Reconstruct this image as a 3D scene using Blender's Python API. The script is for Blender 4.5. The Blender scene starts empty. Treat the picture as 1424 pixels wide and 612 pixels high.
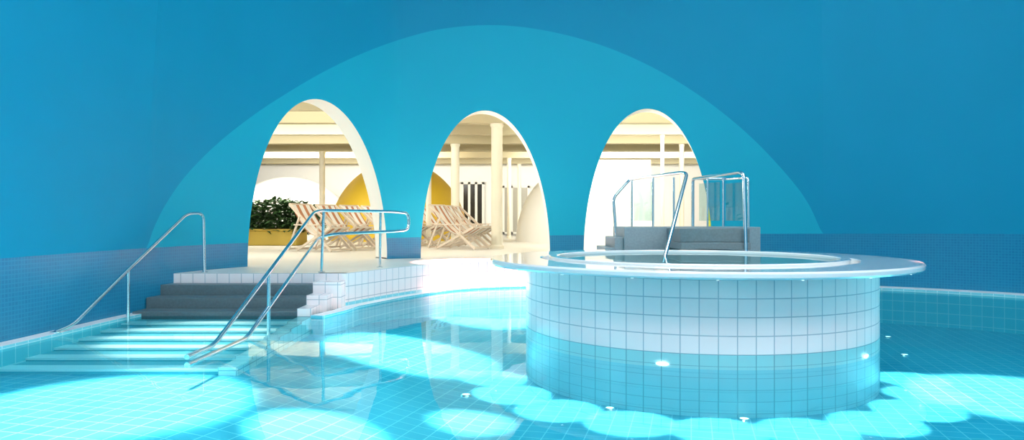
import bpy, bmesh, math, random
from mathutils import Vector, Matrix
random.seed(4)
H=1.08; ZT=0.42; POOLZ=-0.5
S=bpy.context.scene
S.view_settings.view_transform='Standard'
S.view_settings.look='None'

# ---------------------------------------------------------------- materials
def newmat(name):
    m=bpy.data.materials.new(name); m.use_nodes=True
    nt=m.node_tree; b=nt.nodes['Principled BSDF']
    return m,nt,b
def plain(name,col,rough=.5,metal=0,spec=.5,noise=0,nscale=3,emit=0,coat=0):
    m,nt,b=newmat(name)
    b.inputs['Base Color'].default_value=(*col,1)
    b.inputs['Roughness'].default_value=rough
    b.inputs['Metallic'].default_value=metal
    b.inputs['Specular IOR Level'].default_value=spec
    b.inputs['Coat Weight'].default_value=coat
    b.inputs['Coat Roughness'].default_value=.05
    if emit:
        b.inputs['Emission Color'].default_value=(*col,1); b.inputs['Emission Strength'].default_value=emit
    if noise:
        tc=nt.nodes.new('ShaderNodeTexCoord'); n=nt.nodes.new('ShaderNodeTexNoise')
        n.inputs['Scale'].default_value=nscale; n.inputs['Detail'].default_value=8
        nt.links.new(tc.outputs['Object'],n.inputs['Vector'])
        mx=nt.nodes.new('ShaderNodeMix'); mx.data_type='RGBA'
        mx.inputs['A'].default_value=(*[c*(1-noise) for c in col],1)
        mx.inputs['B'].default_value=(*[min(1,c*(1+noise)) for c in col],1)
        nt.links.new(n.outputs['Fac'],mx.inputs['Factor'])
        nt.links.new(mx.outputs['Result'],b.inputs['Base Color'])
    return m
def tile(name,c1,c2,mortar,size=.15,ms=.006,rough=.2,rot=0,use='UV',bump=0.15):
    m,nt,b=newmat(name)
    tc=nt.nodes.new('ShaderNodeTexCoord'); mp=nt.nodes.new('ShaderNodeMapping')
    mp.inputs['Rotation'].default_value=(0,0,rot)
    br=nt.nodes.new('ShaderNodeTexBrick'); br.offset=0; br.squash=1
    br.inputs['Scale'].default_value=1; br.inputs['Brick Width'].default_value=size
    br.inputs['Row Height'].default_value=size; br.inputs['Mortar Size'].default_value=ms
    br.inputs['Mortar Smooth'].default_value=.3
    br.inputs['Color1'].default_value=(*c1,1); br.inputs['Color2'].default_value=(*c2,1)
    br.inputs['Mortar'].default_value=(*mortar,1)
    nt.links.new(tc.outputs[use],mp.inputs['Vector']); nt.links.new(mp.outputs[0],br.inputs['Vector'])
    nt.links.new(br.outputs['Color'],b.inputs['Base Color'])
    b.inputs['Roughness'].default_value=rough
    if bump:
        bp=nt.nodes.new('ShaderNodeBump'); bp.inputs['Strength'].default_value=bump; bp.invert=True
        bp.inputs['Distance'].default_value=.005
        nt.links.new(br.outputs['Fac'],bp.inputs['Height']); nt.links.new(bp.outputs[0],b.inputs['Normal'])
    return m
def water_mat(name,tint,k=.75,bump=.04):
    m=bpy.data.materials.new(name); m.use_nodes=True; nt=m.node_tree; nt.nodes.clear()
    o=nt.nodes.new('ShaderNodeOutputMaterial'); mix=nt.nodes.new('ShaderNodeMixShader')
    tr=nt.nodes.new('ShaderNodeBsdfTransparent'); tr.inputs[0].default_value=(*tint,1)
    gl=nt.nodes.new('ShaderNodeBsdfGlossy'); gl.inputs['Roughness'].default_value=.015
    fr=nt.nodes.new('ShaderNodeFresnel'); fr.inputs['IOR'].default_value=1.33
    ma=nt.nodes.new('ShaderNodeMath'); ma.operation='MULTIPLY'; ma.inputs[1].default_value=k
    tc=nt.nodes.new('ShaderNodeTexCoord'); n=nt.nodes.new('ShaderNodeTexNoise'); n.inputs['Scale'].default_value=1.6
    n.inputs['Detail'].default_value=2
    bp=nt.nodes.new('ShaderNodeBump'); bp.inputs['Strength'].default_value=bump; bp.inputs['Distance'].default_value=.05
    L=nt.links.new
    L(tc.outputs['Object'],n.inputs['Vector']); L(n.outputs['Fac'],bp.inputs['Height'])
    L(bp.outputs[0],gl.inputs['Normal'])
    L(fr.outputs[0],ma.inputs[0]); L(ma.outputs[0],mix.inputs[0]); L(tr.outputs[0],mix.inputs[1]); L(gl.outputs[0],mix.inputs[2]); L(mix.outputs[0],o.inputs[0])
    return m
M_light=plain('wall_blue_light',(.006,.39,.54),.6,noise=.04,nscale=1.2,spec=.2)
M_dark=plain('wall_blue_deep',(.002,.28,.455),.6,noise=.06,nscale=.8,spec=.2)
M_mos=tile('mosaic_blue',(.006,.19,.36),(.009,.215,.39),(.015,.26,.43),size=.04,ms=.005,rough=.3)
M_white=plain('plaster_white',(.88,.87,.82),.7,noise=.02)
M_reveal=plain('plaster_reveal_lit',(.96,.93,.84),.7)  # plaster copy lightened in colour to stand in for light on the reveals
M_cream=plain('beam_cream',(.52,.46,.29),.6)
M_tile=tile('tile_white',(.92,.84,.84),(.94,.87,.87),(.45,.5,.55),ms=.005)
M_tilet=tile('tile_turquoise',(.2,.66,.76),(.22,.69,.79),(.5,.85,.9),ms=.006)
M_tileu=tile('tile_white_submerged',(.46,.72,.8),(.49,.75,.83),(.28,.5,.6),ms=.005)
M_floor=tile('pool_floor_tile',(.075,.40,.54),(.09,.43,.57),(.25,.6,.7),ms=.005,use='Object',rot=math.radians(14),bump=0)
M_terr=plain('terrace_floor_stone',(.76,.75,.7),.35,noise=.05,nscale=6)
M_step=plain('granite_grey',(.11,.165,.185),.45,noise=.25,nscale=40)
M_stepl=plain('granite_light',(.26,.34,.37),.45,noise=.2,nscale=40)
M_stepm=plain('granite_mid',(.15,.21,.23),.45,noise=.25,nscale=40)
M_nose=plain('step_nosing',(.92,.92,.92),.4)
M_tread=plain('step_tread_wet',(.16,.50,.58),.4)
M_steel=plain('stainless_steel',(.78,.82,.84),.18,metal=1)
M_rim=plain('rim_enamel',(.86,.88,.87),.06,spec=.8,coat=.6)
M_yel=plain('dome_yellow',(.72,.48,.03),.5)
M_wood=plain('chair_wood',(.7,.6,.48),.5)
M_col=plain('column_plaster',(.82,.77,.62),.6)
M_leaf=plain('leaf_green',(.035,.10,.025),.5,noise=.6,nscale=5)
M_plant=plain('planter_yellow',(.62,.45,.08),.6)
M_dark2=plain('window_dark',(.02,.02,.02),.15)
M_pale=plain('window_pale',(.45,.43,.36),.15)
M_frame=plain('window_frame',(.85,.83,.75),.5)
M_green=plain('panel_lime',(.62,.68,.06),.5)
M_lamp=plain('lamp_glow',(1,.98,.92),.5,emit=2.5)
M_water=water_mat('water',(.5,.95,.98),k=.66)
M_tubw=water_mat('tub_water',(.55,.88,.93),k=1)
m,nt,b=newmat('deckchair_stripes'); M_str=m
tc=nt.nodes.new('ShaderNodeTexCoord'); w=nt.nodes.new('ShaderNodeTexWave'); w.bands_direction='Y'
w.inputs['Scale'].default_value=1.7
cr=nt.nodes.new('ShaderNodeValToRGB'); cr.color_ramp.interpolation='CONSTANT'
cr.color_ramp.elements[0].color=(.72,.72,.68,1); cr.color_ramp.elements[1].position=.6; cr.color_ramp.elements[1].color=(.42,.17,.07,1)
nt.links.new(tc.outputs['Object'],w.inputs['Vector']); nt.links.new(w.outputs['Fac'],cr.inputs[0]); nt.links.new(cr.outputs[0],b.inputs['Base Color'])
m,nt,b=newmat('balustrade_glass'); M_glass=m
nt.nodes.clear()
o=nt.nodes.new('ShaderNodeOutputMaterial'); mix=nt.nodes.new('ShaderNodeMixShader'); tr=nt.nodes.new('ShaderNodeBsdfTransparent')
tr.inputs[0].default_value=(.78,.9,.9,1); gl=nt.nodes.new('ShaderNodeBsdfGlossy'); gl.inputs['Roughness'].default_value=.02
mix.inputs[0].default_value=.1
nt.links.new(tr.outputs[0],mix.inputs[1]); nt.links.new(gl.outputs[0],mix.inputs[2]); nt.links.new(mix.outputs[0],o.inputs[0])

# ---------------------------------------------------------------- helpers
def link(o,parent=None):
    S.collection.objects.link(o)
    if parent: o.parent=parent
    return o
def empty(name,loc=(0,0,0)):
    e=bpy.data.objects.new(name,None); e.location=loc; e.empty_display_size=.2
    return link(e)
class MB:
    def __init__(s): s.v=[];s.f=[];s.m=[];s.uv=[]
    def quad(s,p,mi=0,uv=None):
        i=len(s.v); s.v+= [tuple(q) for q in p]; s.f.append(tuple(range(i,i+len(p)))); s.m.append(mi)
        s.uv+= (uv if uv else [(0,0)]*len(p))
    def box(s,a,b,mi=0):
        x0,y0,z0=a;x1,y1,z1=b
        def q(p,ax):
            uv=[(t[ax[0]],t[ax[1]]) for t in p]; s.quad(p,mi,uv)
        q([(x0,y0,z0),(x1,y0,z0),(x1,y0,z1),(x0,y0,z1)],(0,2))
        q([(x1,y1,z0),(x0,y1,z0),(x0,y1,z1),(x1,y1,z1)],(0,2))
        q([(x1,y0,z0),(x1,y1,z0),(x1,y1,z1),(x1,y0,z1)],(1,2))
        q([(x0,y1,z0),(x0,y0,z0),(x0,y0,z1),(x0,y1,z1)],(1,2))
        q([(x0,y0,z1),(x1,y0,z1),(x1,y1,z1),(x0,y1,z1)],(0,1))
        q([(x0,y1,z0),(x1,y1,z0),(x1,y0,z0),(x0,y0,z0)],(0,1))
    def beam(s,a,b,w,h,mi=0):
        a=Vector(a);b=Vector(b);d=(b-a).normalized()
        up=Vector((0,1,0)) if abs(d.y)<.9 else Vector((0,0,1))
        u=up*w/2; n=d.cross(up).normalized()*h/2
        c=[a-u-n,a+u-n,a+u+n,a-u+n]; e=[b-u-n,b+u-n,b+u+n,b-u+n]
        for i in range(4): s.quad([c[i],c[(i+1)%4],e[(i+1)%4],e[i]],mi)
        s.quad(c[::-1],mi); s.quad(e,mi)
    def obj(s,name,mats,parent=None,smooth=False,weld=False,bevel=0):
        me=bpy.data.meshes.new(name); me.from_pydata(s.v,[],s.f)
        uvl=me.uv_layers.new(name='UVMap')
        for i,c in enumerate(s.uv): uvl.data[i].uv=c
        for m in mats: me.materials.append(m)
        for p,mi in zip(me.polygons,s.m): p.material_index=mi; p.use_smooth=smooth
        if weld or bevel:
            bm=bmesh.new(); bm.from_mesh(me); bmesh.ops.remove_doubles(bm,verts=bm.verts,dist=1e-4)
            bmesh.ops.recalc_face_normals(bm,faces=bm.faces); bm.to_mesh(me); bm.free()
        o=bpy.data.objects.new(name,me); link(o,parent)
        if bevel:
            md=o.modifiers.new('bv','BEVEL'); md.width=bevel; md.segments=2; md.limit_method='ANGLE'
        return o
def fillet(pts,r,n=6):
    P=[Vector(p) for p in pts]; out=[P[0]]
    for i in range(1,len(P)-1):
        a=P[i-1]-P[i]; c=P[i+1]-P[i]; rr=min(r,a.length*.45,c.length*.45)
        p0=P[i]+a.normalized()*rr; p2=P[i]+c.normalized()*rr
        for k in range(n+1):
            t=k/n; out.append(p0*(1-t)**2+P[i]*2*t*(1-t)+p2*t*t)
    out.append(P[-1]); return out
def tube(name,pts,r,mat,parent,fil=.08):
    cu=bpy.data.curves.new(name,'CURVE'); cu.dimensions='3D'; cu.bevel_depth=r; cu.bevel_resolution=4; cu.use_fill_caps=True
    pp=fillet(pts,fil) if len(pts)>2 else [Vector(p) for p in pts]
    sp=cu.splines.new('POLY'); sp.points.add(len(pp)-1)
    for i,p in enumerate(pp): sp.points[i].co=(*p,1)
    cu.materials.append(mat)
    return link(bpy.data.objects.new(name,cu),parent)
def flange(name,p,parent):
    mb=MB(); n=20; r=.045
    c=[(p[0]+r*math.cos(2*math.pi*i/n),p[1]+r*math.sin(2*math.pi*i/n)) for i in range(n)]
    for i in range(n):
        j=(i+1)%n; mb.quad([(*c[i],p[2]),(*c[j],p[2]),(*c[j],p[2]+.012),(*c[i],p[2]+.012)])
    mb.quad([(*q,p[2]+.012) for q in c]); return mb.obj(name,[M_steel],parent)

# ---------------------------------------------------------------- curved hall wall
ctrl=[(-5.2,-4),(-4.8,0),(-4.6,3),(-4.41,6.2),(-4.28,8.4),(-3.75,10.2),(-2.12,12.2),(-1.58,12.45),(-.45,12.75),(.68,12.85),(1.28,12.85),(2.4,12.8),(3.5,12.55),(4.4,12.2),(5.05,11.85),(5.9,11.35),(7.3,10.2),(8.4,8),(8.8,5),(8.9,0),(8.9,-4)]
def catmull(P,n=40):
    P=[Vector(p) for p in P]; Q=[P[0]*2-P[1]]+P+[P[-1]*2-P[-2]]; out=[];idx=[]
    for i in range(1,len(Q)-2):
        idx.append(len(out)); p0,p1,p2,p3=Q[i-1:i+3]
        t0=0;t1=t0+(p1-p0).length**.5;t2=t1+(p2-p1).length**.5;t3=t2+(p3-p2).length**.5
        for k in range(n):
            t=t1+(t2-t1)*k/n
            A1=p0*((t1-t)/(t1-t0))+p1*((t-t0)/(t1-t0)); A2=p1*((t2-t)/(t2-t1))+p2*((t-t1)/(t2-t1)); A3=p2*((t3-t)/(t3-t2))+p3*((t-t2)/(t3-t2))
            B1=A1*((t2-t)/(t2-t0))+A2*((t-t0)/(t2-t0)); B2=A2*((t3-t)/(t3-t1))+A3*((t-t1)/(t3-t1))
            out.append(B1*((t2-t)/(t2-t1))+B2*((t-t1)/(t2-t1)))
    idx.append(len(out)); out.append(P[-1]); return out,idx
C,CI=catmull(ctrl)
cum=[0]
for i in range(1,len(C)): cum.append(cum[-1]+(C[i]-C[i-1]).length)
import bisect
def at(s):
    s=max(0,min(cum[-1]-1e-6,s)); i=bisect.bisect_right(cum,s)-1
    t=(s-cum[i])/(cum[i+1]-cum[i]); return C[i].lerp(C[i+1],t)
def nrm(s):   # outward
    d=(at(s+.15)-at(s-.15)).normalized(); return Vector((-d.y,d.x))
def sc(k): return cum[CI[k]]
opens=[(sc(5),sc(6),2.55),(sc(7),sc(9),2.6),(sc(10),sc(12),2.64)]
tab=[(205,345),(212,322),(230,285),(258,245),(300,202),(350,162),(400,129),(450,100),(500,76),(550,57),(600,43),(640,37),(675,35),(710,36),(750,41),(800,52),(850,68),(900,90),(950,118),(1000,153),(1050,196),(1100,250),(1125,285),(1142,322)]
def cub(tab,x):
    xs=[t[0] for t in tab]; i=max(0,min(len(tab)-2,bisect.bisect_right(xs,x)-1))
    def sl(j):
        j0=max(0,j-1);j1=min(len(tab)-1,j+1); return (tab[j1][1]-tab[j0][1])/(tab[j1][0]-tab[j0][0])
    h=tab[i+1][0]-tab[i][0]; t=(x-tab[i][0])/h
    return (2*t**3-3*t*t+1)*tab[i][1]+(t**3-2*t*t+t)*h*sl(i)+(-2*t**3+3*t*t)*tab[i+1][1]+(t**3-t*t)*h*sl(i+1)
def zb(p): return .75+(p.x+4.3)*.0112
def A(s):
    p=at(s)
    if p.y<7: return zb(p)
    u=712+1000*p.x/p.y
    if u<=205 or u>=1142: return zb(p)
    return max(zb(p),H+(306-cub(tab,u))*p.y/1000)
ss=set()
s=0
while s<cum[-1]:
    if not any(a<=s<=b for a,b,h in opens): ss.add(round(s,4))
    s+=.05
for a,b,h in opens:
    for k in range(73): ss.add(round((a+b)/2-(b-a)/2*math.cos(math.pi*k/72),4))
ss=sorted(ss)
def zo(s):
    for a,b,h in opens:
        if a-1e-3<=s<=b+1e-3:
            t=(s-(a+b)/2)/((b-a)/2); return ZT+h*math.sqrt(max(0,1-t*t))
    return None
TOP=7.0; TH=.42
def lean(z,a): 
    d=max(0,z-a); return .03*d+.008*d*d
def wp(s,z,a):
    p=at(s); n=nrm(s); q=p-n*lean(z,a); return (q.x,q.y,z)
parts={'wall_left':MB(),'wall_back':MB(),'wall_right':MB()}
s205=sc(4); s1142=sc(14)+.3
for s0,s1 in zip(ss[:-1],ss[1:]):
    sm=(s0+s1)/2
    mb=parts['wall_left' if sm<s205 else ('wall_right' if sm>s1142 else 'wall_back')]
    inop=any(a<=sm<=b for a,b,h in opens)
    a0,a1=A(s0),A(s1); b0,b1=zb(at(s0)),zb(at(s1))
    p0,p1=at(s0),at(s1); n0,n1=nrm(s0),nrm(s1)
    def strip(z0a,z0b,z1a,z1b,mi,aa0,aa1):
        mb.quad([wp(s0,z0a,aa0),wp(s1,z0b,aa1),wp(s1,z1b,aa1),wp(s0,z1a,aa0)],mi,[(s0,z0a),(s1,z0b),(s1,z1b),(s0,z1a)])
    if inop:
        z0,z1=zo(s0),zo(s1)
        strip(-.6,-.6,ZT-.01,ZT-.01,1,9,9)
        if z0<b0 or z1<b1:
            strip(z0,z1,max(z0,b0),max(z1,b1),2,9,9)
        strip(max(z0,b0),max(z1,b1),a0,a1,0,9,9)
        q0=p0+n0*TH; q1=p1+n1*TH
        mb.quad([(p0.x,p0.y,z0),(p1.x,p1.y,z1),(q1.x,q1.y,z1),(q0.x,q0.y,z0)],4)
        mb.quad([(q0.x,q0.y,z0),(q1.x,q1.y,z1),(q1.x,q1.y,4.2),(q0.x,q0.y,4.2)],3)
    else:
        strip(-.6,-.6,b0,b1,2,9,9)
        if a0>b0+.001 or a1>b1+.001: strip(b0,b1,a0,a1,0,9,9)
        q0=p0+n0*TH; q1=p1+n1*TH
        if p0.y>8: mb.quad([(q0.x,q0.y,0),(q1.x,q1.y,0),(q1.x,q1.y,4.2),(q0.x,q0.y,4.2)],3)
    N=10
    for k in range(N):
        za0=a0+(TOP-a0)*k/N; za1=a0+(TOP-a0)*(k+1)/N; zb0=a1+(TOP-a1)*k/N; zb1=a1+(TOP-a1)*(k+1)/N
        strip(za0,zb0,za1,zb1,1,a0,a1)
for n,mb in parts.items(): mb.obj(n,[M_light,M_dark,M_mos,M_white,M_reveal],smooth=False,weld=False)
mb=MB(); mb.box((-5.8,-4.2,-.6),(9.6,-4,7)); mb.obj('wall_front',[M_white])
mb=MB(); mb.box((-6,-4.2,7),(10,13.6,7.15)); mb.obj('ceiling',[M_white])

# ---------------------------------------------------------------- pool floor, water, ledges
edge,_=catmull([(-2.05,8.9),(-1.86,9.4),(-1.54,10.15),(-.86,11.25),(.27,11.75),(1.2,11.6),(1.3,10.8)],10)
edge=[(p.x,p.y) for p in edge]
right=[(3.7,10.8),(3.9,11.3),(4.6,11.9),(4.9,12.2)]
def fz(x,y):
    t=max(0,min(1,(x+2.3)/2.3)); t=t*t*(3-2*t); return -.19-.31*t
mb=MB(); NX=60
for i in range(NX):
    x0=-5.2+14.4*i/NX; x1=-5.2+14.4*(i+1)/NX
    mb.quad([(x0,-4,fz(x0,0)),(x1,-4,fz(x1,0)),(x1,13,fz(x1,0)),(x0,13,fz(x0,0))])
mb.obj('pool_floor',[M_floor],smooth=True,weld=True)
wpoly=[]
for k in range(30):
    s=.02+(sc(4)-.3-.02)*k/29; p=at(s)-nrm(s)*.005; wpoly.append((p.x,max(-3.98,p.y),0))
wpoly+=[(-4.28,8.1,0),(-2.05,8.1,0)]+[(x,y,0) for x,y in edge]+[(x,y,0) for x,y in right[:3]]
for k in range(60):
    s=sc(14)-.4+(sc(20)-.02-sc(14)+.4)*k/59; p=at(s)-nrm(s)*.005; wpoly.append((p.x,max(-3.98,p.y),0))
mb=MB(); mb.quad(wpoly[::-1]); mb.obj('pool_water',[M_water])
def ledge(name,sa,sb,w,z):
    mb=MB(); n=80
    for k in range(n):
        s0=sa+(sb-sa)*k/n; s1=sa+(sb-sa)*(k+1)/n
        p0,p1=at(s0),at(s1); i0=p0-nrm(s0)*w; i1=p1-nrm(s1)*w
        mb.quad([(i0.x,i0.y,z),(i1.x,i1.y,z),(p1.x,p1.y,z),(p0.x,p0.y,z)],0,[(s0,w),(s1,w),(s1,0),(s0,0)])
        mb.quad([(i0.x,i0.y,POOLZ),(i1.x,i1.y,POOLZ),(i1.x,i1.y,z),(i0.x,i0.y,z)],1,[(s0,POOLZ),(s1,POOLZ),(s1,z),(s0,z)])
    return mb.obj(name,[M_nose,M_tilet])
ledge('trim_1',sc(1),sc(4)+.3,.16,.025)
ledge('trim_2',sc(13),sc(19),.36,.035)

poly=[(-4.4,8.9)]+edge+right+[(9.5,14),(13,16),(13,30),(-13,30),(-13,12),(-6,9.2)]
mb=MB(); mb.quad([(x,y,ZT) for x,y in poly],0)
path=[(-4.4,8.9)]+edge+right; L=0
for a,b in zip(path[:-1],path[1:]):
    d=math.dist(a,b)
    mb.quad([(*a,POOLZ),(*b,POOLZ),(*b,0.06),(*a,0.06)],2,[(L,POOLZ),(L+d,POOLZ),(L+d,.06),(L,.06)])
    mb.quad([(*a,0.06),(*b,0.06),(*b,ZT),(*a,ZT)],1,[(L,.12),(L+d,.12),(L+d,ZT+.03),(L,ZT+.03)]); L+=d
mb.obj('floor',[M_terr,M_tile,M_tilet])
mb=MB()
E=[Vector((-2.24,8.0)),Vector((-2.1,8.5))]+[Vector(p) for p in edge[:-8]]
def off(k,w):
    a=E[max(0,k-1)];b=E[min(len(E)-1,k+1)];d=(b-a).normalized(); return E[k]+Vector((d.y,-d.x))*w
for i in range(len(E)-1):
    p,q=E[i],E[i+1]; pi,qi=off(i,.16),off(i+1,.16)
    mb.quad([(p.x,p.y,.02),(q.x,q.y,.02),(qi.x,qi.y,.02),(pi.x,pi.y,.02)],0)
    mb.quad([(pi.x,pi.y,POOLZ),(qi.x,qi.y,POOLZ),(qi.x,qi.y,.02),(pi.x,pi.y,.02)],1,[(i*.1,POOLZ),(i*.1+.1,POOLZ),(i*.1+.1,.02),(i*.1,.02)])
p,pi=E[0],off(0,.16); mb.quad([(p.x,p.y,POOLZ),(pi.x,pi.y,POOLZ),(pi.x,pi.y,.02),(p.x,p.y,.02)],1,[(0,0),(.16,0),(.16,.5),(0,.5)])
mb.obj('trim_3',[M_nose,M_tilet])

# ---------------------------------------------------------------- stairs into the pool
st=empty('pool_stairs')
mb=MB()
for y0,y1,z in [(8.66,8.92,.30),(8.39,8.66,.175),(8.08,8.39,.05)]:
    mb.box((-4.27,y0,POOLZ),(-2.4,y1,z))
mb.obj('dry_steps',[M_step],st,bevel=.008)
mb=MB(); mw=MB(); NS=6
for k in range(NS):
    y1=8.08-.36*k; y0=y1-.36; z=-.035-.024*k
    mb.box((-4.28-(.015*k),y0,POOLZ),(-2.4,y1,z),0)
    mb.box((-4.28-(.015*k),y0-.004,z-.012),(-2.4,y0+.17,z+.006),1)
    mw.box((-2.4,y0-.05,POOLZ),(-2.24,y1-.05,z+.03))
mb.obj('wet_steps',[M_tread,M_nose,M_tilet],st)
for y0,y1,z in [(8.92,9.0,.42),(8.66,8.92,.33),(8.39,8.66,.2),(8.03,8.39,.09)]:
    mw.box((-2.4,y0,POOLZ),(-2.06-(.18 if y0<8.1 else (.1 if y0<8.5 else 0)),y1,z))
mw.obj('stair_cheek_wall',[M_tile],st)

# ---------------------------------------------------------------- handrails
h=empty('stair_handrail')
tube('rail',[(-4.27,6.72,.03),(-4.22,6.9,.07),(-4.15,7.77,.54),(-4.0,8.85,1.16),(-3.9,9.08,1.17),(-3.86,9.02,.42)],.02,M_steel,h,.1)
tube('post',[(-4.15,7.77,-.05),(-4.15,7.77,.54)],.018,M_steel,h)
flange('foot_1',(-3.86,9.02,.42),h); flange('foot_2',(-4.27,6.72,.025),h)
h=empty('stair_handrail')
up=[(-2.42,5.35,.06),(-2.42,5.83,.06),(-2.42,8.8,1.18),(-2.36,9.0,1.2),(-1.66,10.2,1.2)]
lo=[(-2.42,5.35,.0),(-2.42,6.55,.0),(-2.42,9.0,.86),(-2.3,9.25,.9),(-1.66,10.2,.92)]
loop=up+[(-1.5,10.45,1.18),(-1.5,10.45,.94)]+lo[::-1]
tube('rail_loop',loop,.02,M_steel,h,.12)
tube('post_1',[(-2.42,7.15,-.15),(-2.42,7.15,.56)],.018,M_steel,h)
tube('post_2',[(-2.4,9.06,ZT),(-2.36,9.02,1.2)],.018,M_steel,h)
tube('post_3',[(-1.84,10.02,ZT),(-1.82,9.96,1.2)],.018,M_steel,h)
flange('foot_2',(-2.4,9.06,ZT),h); flange('foot_3',(-1.84,10.02,ZT),h)

# ---------------------------------------------------------------- round tub
TX,TY=1.876,7.468
tub=empty('round_hot_tub',(TX,TY,0))
def lathe(name,prof,mats,n=160,vs=None):
    mb=MB()
    for i in range(n):
        a0=2*math.pi*i/n;a1=2*math.pi*(i+1)/n
        for k in range(len(prof)-1):
            (r0,z0,mi),(r1,z1,_)=prof[k],prof[k+1]
            v0,v1=(z0,z1) if vs is None else (vs(z0),vs(z1))
            mb.quad([(r0*math.cos(a0),r0*math.sin(a0),z0),(r0*math.cos(a1),r0*math.sin(a1),z0),(r1*math.cos(a1),r1*math.sin(a1),z1),(r1*math.cos(a0),r1*math.sin(a0),z1)],mi,
              [(a0*1.735,v0),(a1*1.735,v0),(a1*1.735,v1),(a0*1.735,v1)])
    o=mb.obj(name,mats,tub,weld=True)
    me=o.data
    for p in me.polygons: p.use_smooth=True
    me.set_sharp_from_angle(angle=math.radians(30))
    return o
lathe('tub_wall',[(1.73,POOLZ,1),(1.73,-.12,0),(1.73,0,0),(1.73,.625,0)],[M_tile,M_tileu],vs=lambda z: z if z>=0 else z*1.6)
lathe('tub_rim',[(1.70,.60,0),(1.74,.612,0),(2.04,.626,0),(2.085,.63,0),(2.105,.645,0),(2.105,.675,0),(2.09,.69,0),(1.585,.69,0),(1.57,.68,0),(1.57,.65,0),(1.49,.65,0),(1.49,.70,0),(1.48,.71,0),(1.41,.71,0),(1.40,.70,0),(1.40,.3,0),(0,.3,0)],[M_rim])
mb=MB(); n=96
mb.quad([(1.4*math.cos(2*math.pi*i/n),1.4*math.sin(2*math.pi*i/n),.68) for i in range(n)]); mb.obj('tub_water_surface',[M_tubw],tub)
for i in range(20):
    a=2*math.pi*(i+.5)/20
    if math.sin(a)>.1: continue
    x,y=2.06*math.cos(a),2.06*math.sin(a)
    l=bpy.data.lights.new('rim_helper_spot','SPOT'); l.energy=480; l.spot_size=math.radians(38); l.spot_blend=.2; l.shadow_soft_size=.03; l.color=(1,.5,.42)  # invented spot, added to throw the pale ring around the tub base
    lo_=bpy.data.objects.new(f'rim_helper_spot_{i}',l); lo_.location=(x,y,.6); lo_.rotation_mode='QUATERNION'
    lo_.rotation_quaternion=Vector((math.cos(a)*.04,math.sin(a)*.04,-1)).to_track_quat('-Z','Y'); link(lo_,tub)
    mb=MB(); 
    mb.quad([(x+.012*math.cos(t*math.pi/6),y+.012*math.sin(t*math.pi/6),.624) for t in range(12)]); mb.obj(f'helper_spot_lens_{i}',[M_lamp],tub)  # glowing disc invented to go with the added rim spot
for az in (-112,-48):
    a=math.radians(az); mb=MB(); u=Vector((-math.sin(a),math.cos(a),0)); c=Vector((1.742*math.cos(a),1.742*math.sin(a),-.09))
    mb.quad([c+u*.055*math.cos(t*math.pi/8)+Vector((0,0,.018*math.sin(t*math.pi/8))) for t in range(16)]); mb.obj('wall_light_lens_%d'%abs(az),[M_lamp],tub)

# platform steps to the tub
pf=empty('tub_access_steps')
mb=MB(); mb.box((1.52,9.72,0),(3.36,10.8,.985)); mb.box((1.40,9.8,0),(1.52,10.8,.84)); mb.box((1.27,9.8,0),(1.40,10.8,.70)); mb.box((1.15,9.8,0),(1.27,10.8,.56))
mb.obj('platform',[M_stepl],pf,bevel=.008)
mb=MB(); mb.box((2.09,8.9,.712),(2.96,9.72,.80)); mb.box((2.09,8.94,.80),(2.96,9.72,.975)); mb.obj('inner_steps',[M_stepm],pf,bevel=.01)
bal=empty('tub_balustrade')
tube('rail_left',[(1.66,7.9,.6),(2.19,9.0,1.66),(2.15,9.15,1.685),(1.72,10.5,1.67),(1.48,10.5,1.40),(1.52,10.5,.84)],.022,M_steel,bal,.07)
tube('rail_right',[(2.88,8.85,.6),(2.87,8.9,1.64),(2.86,9.0,1.68),(2.64,10.5,1.68),(2.64,10.5,.985)],.022,M_steel,bal,.06)
tube('rail_outer',[(3.22,9.78,.985),(3.22,9.8,1.66),(3.08,10.3,1.67),(2.64,10.5,1.68)],.018,M_steel,bal,.06)
posts=[(1.74,10.44),(1.93,9.84),(2.2,9.78),(3.05,10.35),(2.88,9.8),(2.72,10.0)]
for i,(x,y) in enumerate(posts): tube(f'post_{i}',[(x,y,.985),(x,y,1.66)],.014,M_steel,bal)
def panel(name,a,b,z0,z1):
    mb=MB(); mb.quad([(*a,z0),(*b,z0),(*b,z1),(*a,z1)]); o=mb.obj(name,[M_glass],bal)
    md=o.modifiers.new('s','SOLIDIFY'); md.thickness=.01
panel('glass_1',(1.76,10.38),(1.92,9.88),1.07,1.6); panel('glass_2',(3.06,10.3),(3.2,9.84),1.07,1.6); panel('glass_3',(2.68,10.3),(2.84,9.84),1.07,1.6)

# ---------------------------------------------------------------- lounge shell
mb=MB(); mb.box((-13,30,0),(13,30.2,4.2)); mb.obj('wall_lounge_back',[M_white])
mb=MB(); mb.box((-13.2,10,0),(-13,30,4.2)); mb.obj('wall_lounge_left',[M_white])
mb=MB(); mb.box((13,10,0),(13.2,30,4.2)); mb.obj('wall_lounge_right',[M_white])
mb=MB()
outer=[]
for k in range(60):
    s=sc(4)+(sc(16)-sc(4))*k/59; p=at(s)+nrm(s)*TH*.9; outer.append((p.x,p.y))
cp=[(-13,10)]+outer+[(13,10.2),(13,30.2),(-13,30.2)]
mb.quad([(x,y,3.95) for x,y in cp]); mb.obj('ceiling_lounge',[M_cream])
cb=empty('ceiling_beams')
for i,y in enumerate([14.6,16.6,18.8,21,23.3,25.8,28.4]):
    mb=MB(); mb.box((-12.9,y-.12,3.3),(12.9,y+.12,3.95)); mb.obj(f'beam_{i}',[M_cream],cb,bevel=.015)
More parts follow.
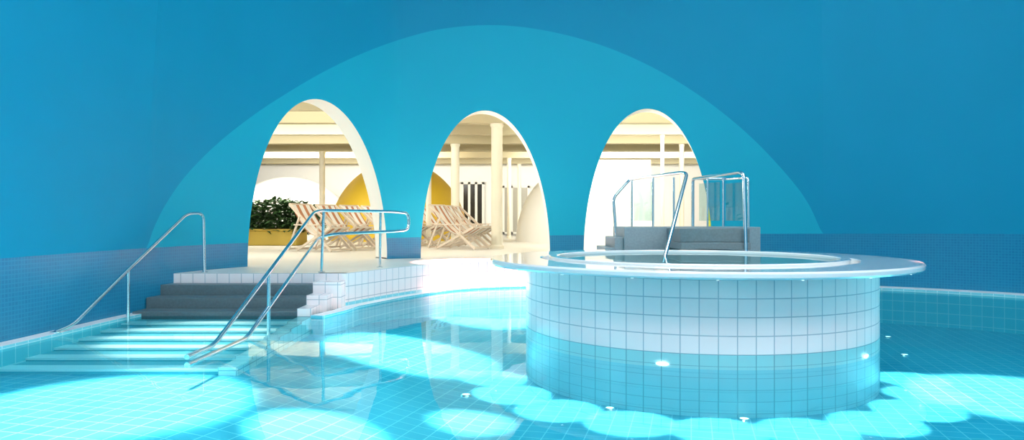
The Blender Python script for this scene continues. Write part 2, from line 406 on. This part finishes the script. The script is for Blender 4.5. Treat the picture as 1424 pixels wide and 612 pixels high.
def column(x,y,r,top=3.3):
    mb=MB(); n=32
    prof=[(r*1.25,ZT),(r*1.25,ZT+.06),(r,ZT+.09),(r,top-.1),(r*1.2,top-.04),(r*1.2,top)]
    for i in range(n):
        a0=2*math.pi*i/n;a1=2*math.pi*(i+1)/n
        for (r0,z0),(r1,z1) in zip(prof[:-1],prof[1:]):
            mb.quad([(x+r0*math.cos(a0),y+r0*math.sin(a0),z0),(x+r0*math.cos(a1),y+r0*math.sin(a1),z0),(x+r1*math.cos(a1),y+r1*math.sin(a1),z1),(x+r1*math.cos(a0),y+r1*math.sin(a0),z1)])
    mb.obj('column',[M_col],weld=True)
def ux(px,y): return (px-712)/1000*y
column(ux(691,16.6),16.6,.13); column(ux(633,21),21,.12); column(ux(448,23.3),23.3,.09); column(ux(596,18.8),18.8,.07)
column(ux(921,18.8),18.8,.05); column(ux(948,21),21,.07); column(ux(708,25.8),25.8,.07); column(ux(722,28.4),28.4,.07)
def dome(name,x,y,r,hh,mat):
    mb=MB(); n=64;m=20
    for i in range(n):
        a0=2*math.pi*i/n;a1=2*math.pi*(i+1)/n
        for k in range(m):
            t0=math.pi/2*k/m;t1=math.pi/2*(k+1)/m
            f=lambda a,t:(x+r*math.cos(t)*math.cos(a),y+r*math.cos(t)*math.sin(a),ZT+hh*math.sin(t))
            mb.quad([f(a0,t0),f(a1,t0),f(a1,t1),f(a0,t1)])
    mb.obj(name,[mat],smooth=True,weld=True)
dome('yellow_dome_cabin',ux(555,24),24,2.3,2.62,M_yel)
dome('white_dome_cabin',ux(800,22.5),22.5,1.85,2.35,M_white)
dome('white_dome_cabin',ux(395,26.5),27.2,2.4,2.3,M_white)
def window(name,x0,x1,z0,z1,nv,pm=None):
    e=empty(name); mb=MB(); mb.box((x0,29.93,z0),(x1,29.98,z1)); mb.obj('pane',[pm or M_dark2],e)
    mb=MB()
    for k in range(nv+1):
        x=x0+(x1-x0)*k/nv; mb.box((x-.05,29.86,z0),(x+.05,29.97,z1))
    mb.box((x0-.05,29.86,z1-.08),(x1+.05,29.97,z1+.02)); mb.box((x0-.05,29.86,z0),(x1+.05,29.97,z0+.08)); mb.obj('frame',[M_frame],e)
window('window_1',ux(643,30),ux(672,30),.5,2.65,3)
window('window_2',ux(700,30),ux(735,30),.5,2.5,3,M_pale)
mb=MB(); mb.box((ux(986,17),17,ZT),(ux(1000,17),17.1,2.05)); mb.obj('lime_partition_panel',[M_green],bevel=.01)
mb=MB(); mb.box((ux(800,19),19.4,ZT),(ux(905,19.4),19.6,2.7)); mb.obj('wall_partition',[M_white])

# ---------------------------------------------------------------- planter
pl=empty('potted_shrub_planter')
px0,px1,py=-7.0,-5.55,19.0
mb=MB(); mb.box((px0,py-.5,ZT),(px1,py+.5,.80)); mb.box((px0-.04,py-.54,.80),(px1+.04,py+.54,.85)); mb.obj('planter_box',[M_plant],pl,bevel=.02)
mb=MB()
for i in range(1700):
    bx=random.uniform(px0-.4,px1+.5); by=random.uniform(py-.6,py+.5); a=random.uniform(0,6.28)
    ht=random.uniform(-.08,.74); l=random.uniform(.18,.38); d=Vector((math.cos(a),math.sin(a),random.uniform(-.3,.8))).normalized()
    b0=Vector((bx,by,.86+ht*math.sin(math.pi*min(1,max(0,(bx-px0+.5)/2.6)))**.5)); sd=d.cross(Vector((0,0,1))).normalized()*l*.18
    mb.quad([b0,b0+d*l*.5+sd,b0+d*l+Vector((0,0,-.04)),b0+d*l*.5-sd])
for i in range(40):
    bx=random.uniform(px0+.1,px1-.1); by=random.uniform(py-.4,py+.4); mb.beam((bx,by,.8),(bx+random.uniform(-.2,.2),by,1.3),.015,.015)
mb.obj('foliage',[M_leaf],pl)

# ---------------------------------------------------------------- deck chairs
def deckchair(x,y,rot,s=1.0):
    e=empty('deck_chair',(x,y,ZT)); e.rotation_euler=(0,0,rot); e.scale=(s,s,s)
    mb=MB(); w=.29
    for sy in (-w,w):
        mb.beam((-.62,sy,1.0),(.62,sy,.03),.035,.05)
        mb.beam((-.42,sy*.88,.03),(.56,sy*.88,.50),.03,.045)
        mb.beam((-.62,sy*1.08,.03),(-.28,sy*1.08,.74),.03,.04)
        mb.beam((-.42,sy*1.12,.56),(.32,sy*1.12,.56),.06,.025)
        mb.beam((.24,sy*1.05,.30),(.24,sy*1.05,.56),.03,.03)
    for px_,pz in ((-.62,1.0),(.6,.05),(.56,.50),(-.42,.05),(-.6,.05)):
        mb.box((px_-.018,-w,pz-.018),(px_+.018,w,pz+.018))
    mb.obj('frame',[M_wood],e)
    mb=MB(); pts=[(-.62,1.01),(-.5,.84),(-.34,.64),(-.16,.46),(.02,.36),(.2,.34),(.38,.42),(.56,.52)]
    P,_=catmull(pts,5)
    for a,b in zip(P[:-1],P[1:]): mb.quad([(a.x,-w+.02,a.y),(a.x,w-.02,a.y),(b.x,w-.02,b.y),(b.x,-w+.02,b.y)])
    mb.obj('sling',[M_str],e,smooth=True)
for k in range(7): deckchair(-4.05+.34*k,15.2+.8*k,math.radians(-32))
for k in range(3): deckchair(-1.2+.12*k,16.2+.85*k,math.radians(-30))
deckchair(-7.5,17.5,math.radians(160))

# ---------------------------------------------------------------- lights
def area(name,loc,size,sy,e,col,rot=(0,0,0)):
    l=bpy.data.lights.new(name,'AREA'); l.shape='RECTANGLE'; l.size=size; l.size_y=sy; l.energy=e; l.color=col
    o=bpy.data.objects.new(name,l); o.location=loc; o.rotation_euler=rot; link(o); return o
for i,(x,y,e) in enumerate([(-1,0,400),(5,0,400),(2,7,250)]):
    area('hall_fill_panel',(x,y,6.9),4,4,e,(1,.97,.98))  # unseen panels added for even hall light and a whiter tub front
for i,(x,y) in enumerate([(-4.5,15.7),(3,15.7),(-5,20),(3.5,20)]):
    area('lounge_light_panel',(x,y,3.9),6,.9,90,(1,.96,.86))
for x in (-6,4):  # hidden fill lights, added to brighten the lounge back wall and domes
    area('lounge_fill_light',(x,24.4,3.2),7,.3,330,(1,.98,.93),(math.radians(66),0,0))
    area('lounge_fill_light',(x,17.7,3.25),7,.3,180,(1,.97,.9),(math.radians(50),0,0))
area('reveal_fill_light',(-6.6,12.9,2.6),.8,.8,130,(1,.96,.86),(0,math.radians(-75),0))  # hidden fills behind wall and pillars, added to brighten the arch reveals
area('reveal_fill_light',(-1.98,14.0,2.7),.3,.3,40,(1,.96,.86),(0,math.radians(-75),0))
area('reveal_fill_light',(1.10,14.0,2.7),.3,.3,40,(1,.96,.86),(0,math.radians(-75),0))
def spot(x,y,r,e,blend=.4):
    l=bpy.data.lights.new('floor_patch_spot','SPOT'); l.energy=e; l.spot_size=2*math.atan(r/7.2); l.spot_blend=blend; l.shadow_soft_size=.1; l.color=(1,.42,.35)  # unseen spot added overhead, reddish so patches on cyan tile turn white
    o=bpy.data.objects.new('floor_patch_spot',l); o.location=(x,y,6.8); link(o)
def fl(px,py,z=POOLZ):
    y=(H-z)*1000/(py-306); return (px-712)/1000*y,y
for px,py,r,z in [(150,562,1.05,-.19),(570,500,1.0,-.42),(665,443,1.2,-.48),(1420,552,1.0,POOLZ),(1370,452,1.5,POOLZ),(655,582,.33,-.45),(440,597,.48,-.3)]:
    x,y=fl(px,py,z); spot(x,y,r,40000)
spot(-3.2,7.1,.95,9000,.6)  # extra unseen spot, added to brighten the wet step nosings
w=bpy.data.worlds.new('world'); S.world=w; w.use_nodes=True
w.node_tree.nodes['Background'].inputs[0].default_value=(.6,.8,1,1); w.node_tree.nodes['Background'].inputs[1].default_value=.3

for i,(px,py) in enumerate([(648,551),(548,434),(1035,585),(1258,495),(848,570),(1235,470)]):
    x,y=fl(px,py); x,y=fl(px,py,fz(x,y)); e=empty('underwater_floor_light',(x,y,fz(x,y)+.005)); mb=MB()
    mb.quad([(.035*math.cos(t*math.pi/10),.035*math.sin(t*math.pi/10),.012) for t in range(20)]); mb.obj('lens',[M_lamp],e)
    mb=MB()
    for t in range(24):
        a,b=2*math.pi*t/24,2*math.pi*(t+1)/24
        mb.quad([(.05*math.cos(a),.05*math.sin(a),0),(.05*math.cos(b),.05*math.sin(b),0),(.035*math.cos(b),.035*math.sin(b),.014),(.035*math.cos(a),.035*math.sin(a),.014)])
    mb.obj('bezel',[M_steel],e)

cam=bpy.data.cameras.new('camera'); co=bpy.data.objects.new('camera',cam); link(co)
co.location=(0,0,H); co.rotation_euler=(math.pi/2,0,0); cam.sensor_width=36; cam.lens=36*1000/1424; cam.clip_start=.05
S.camera=co
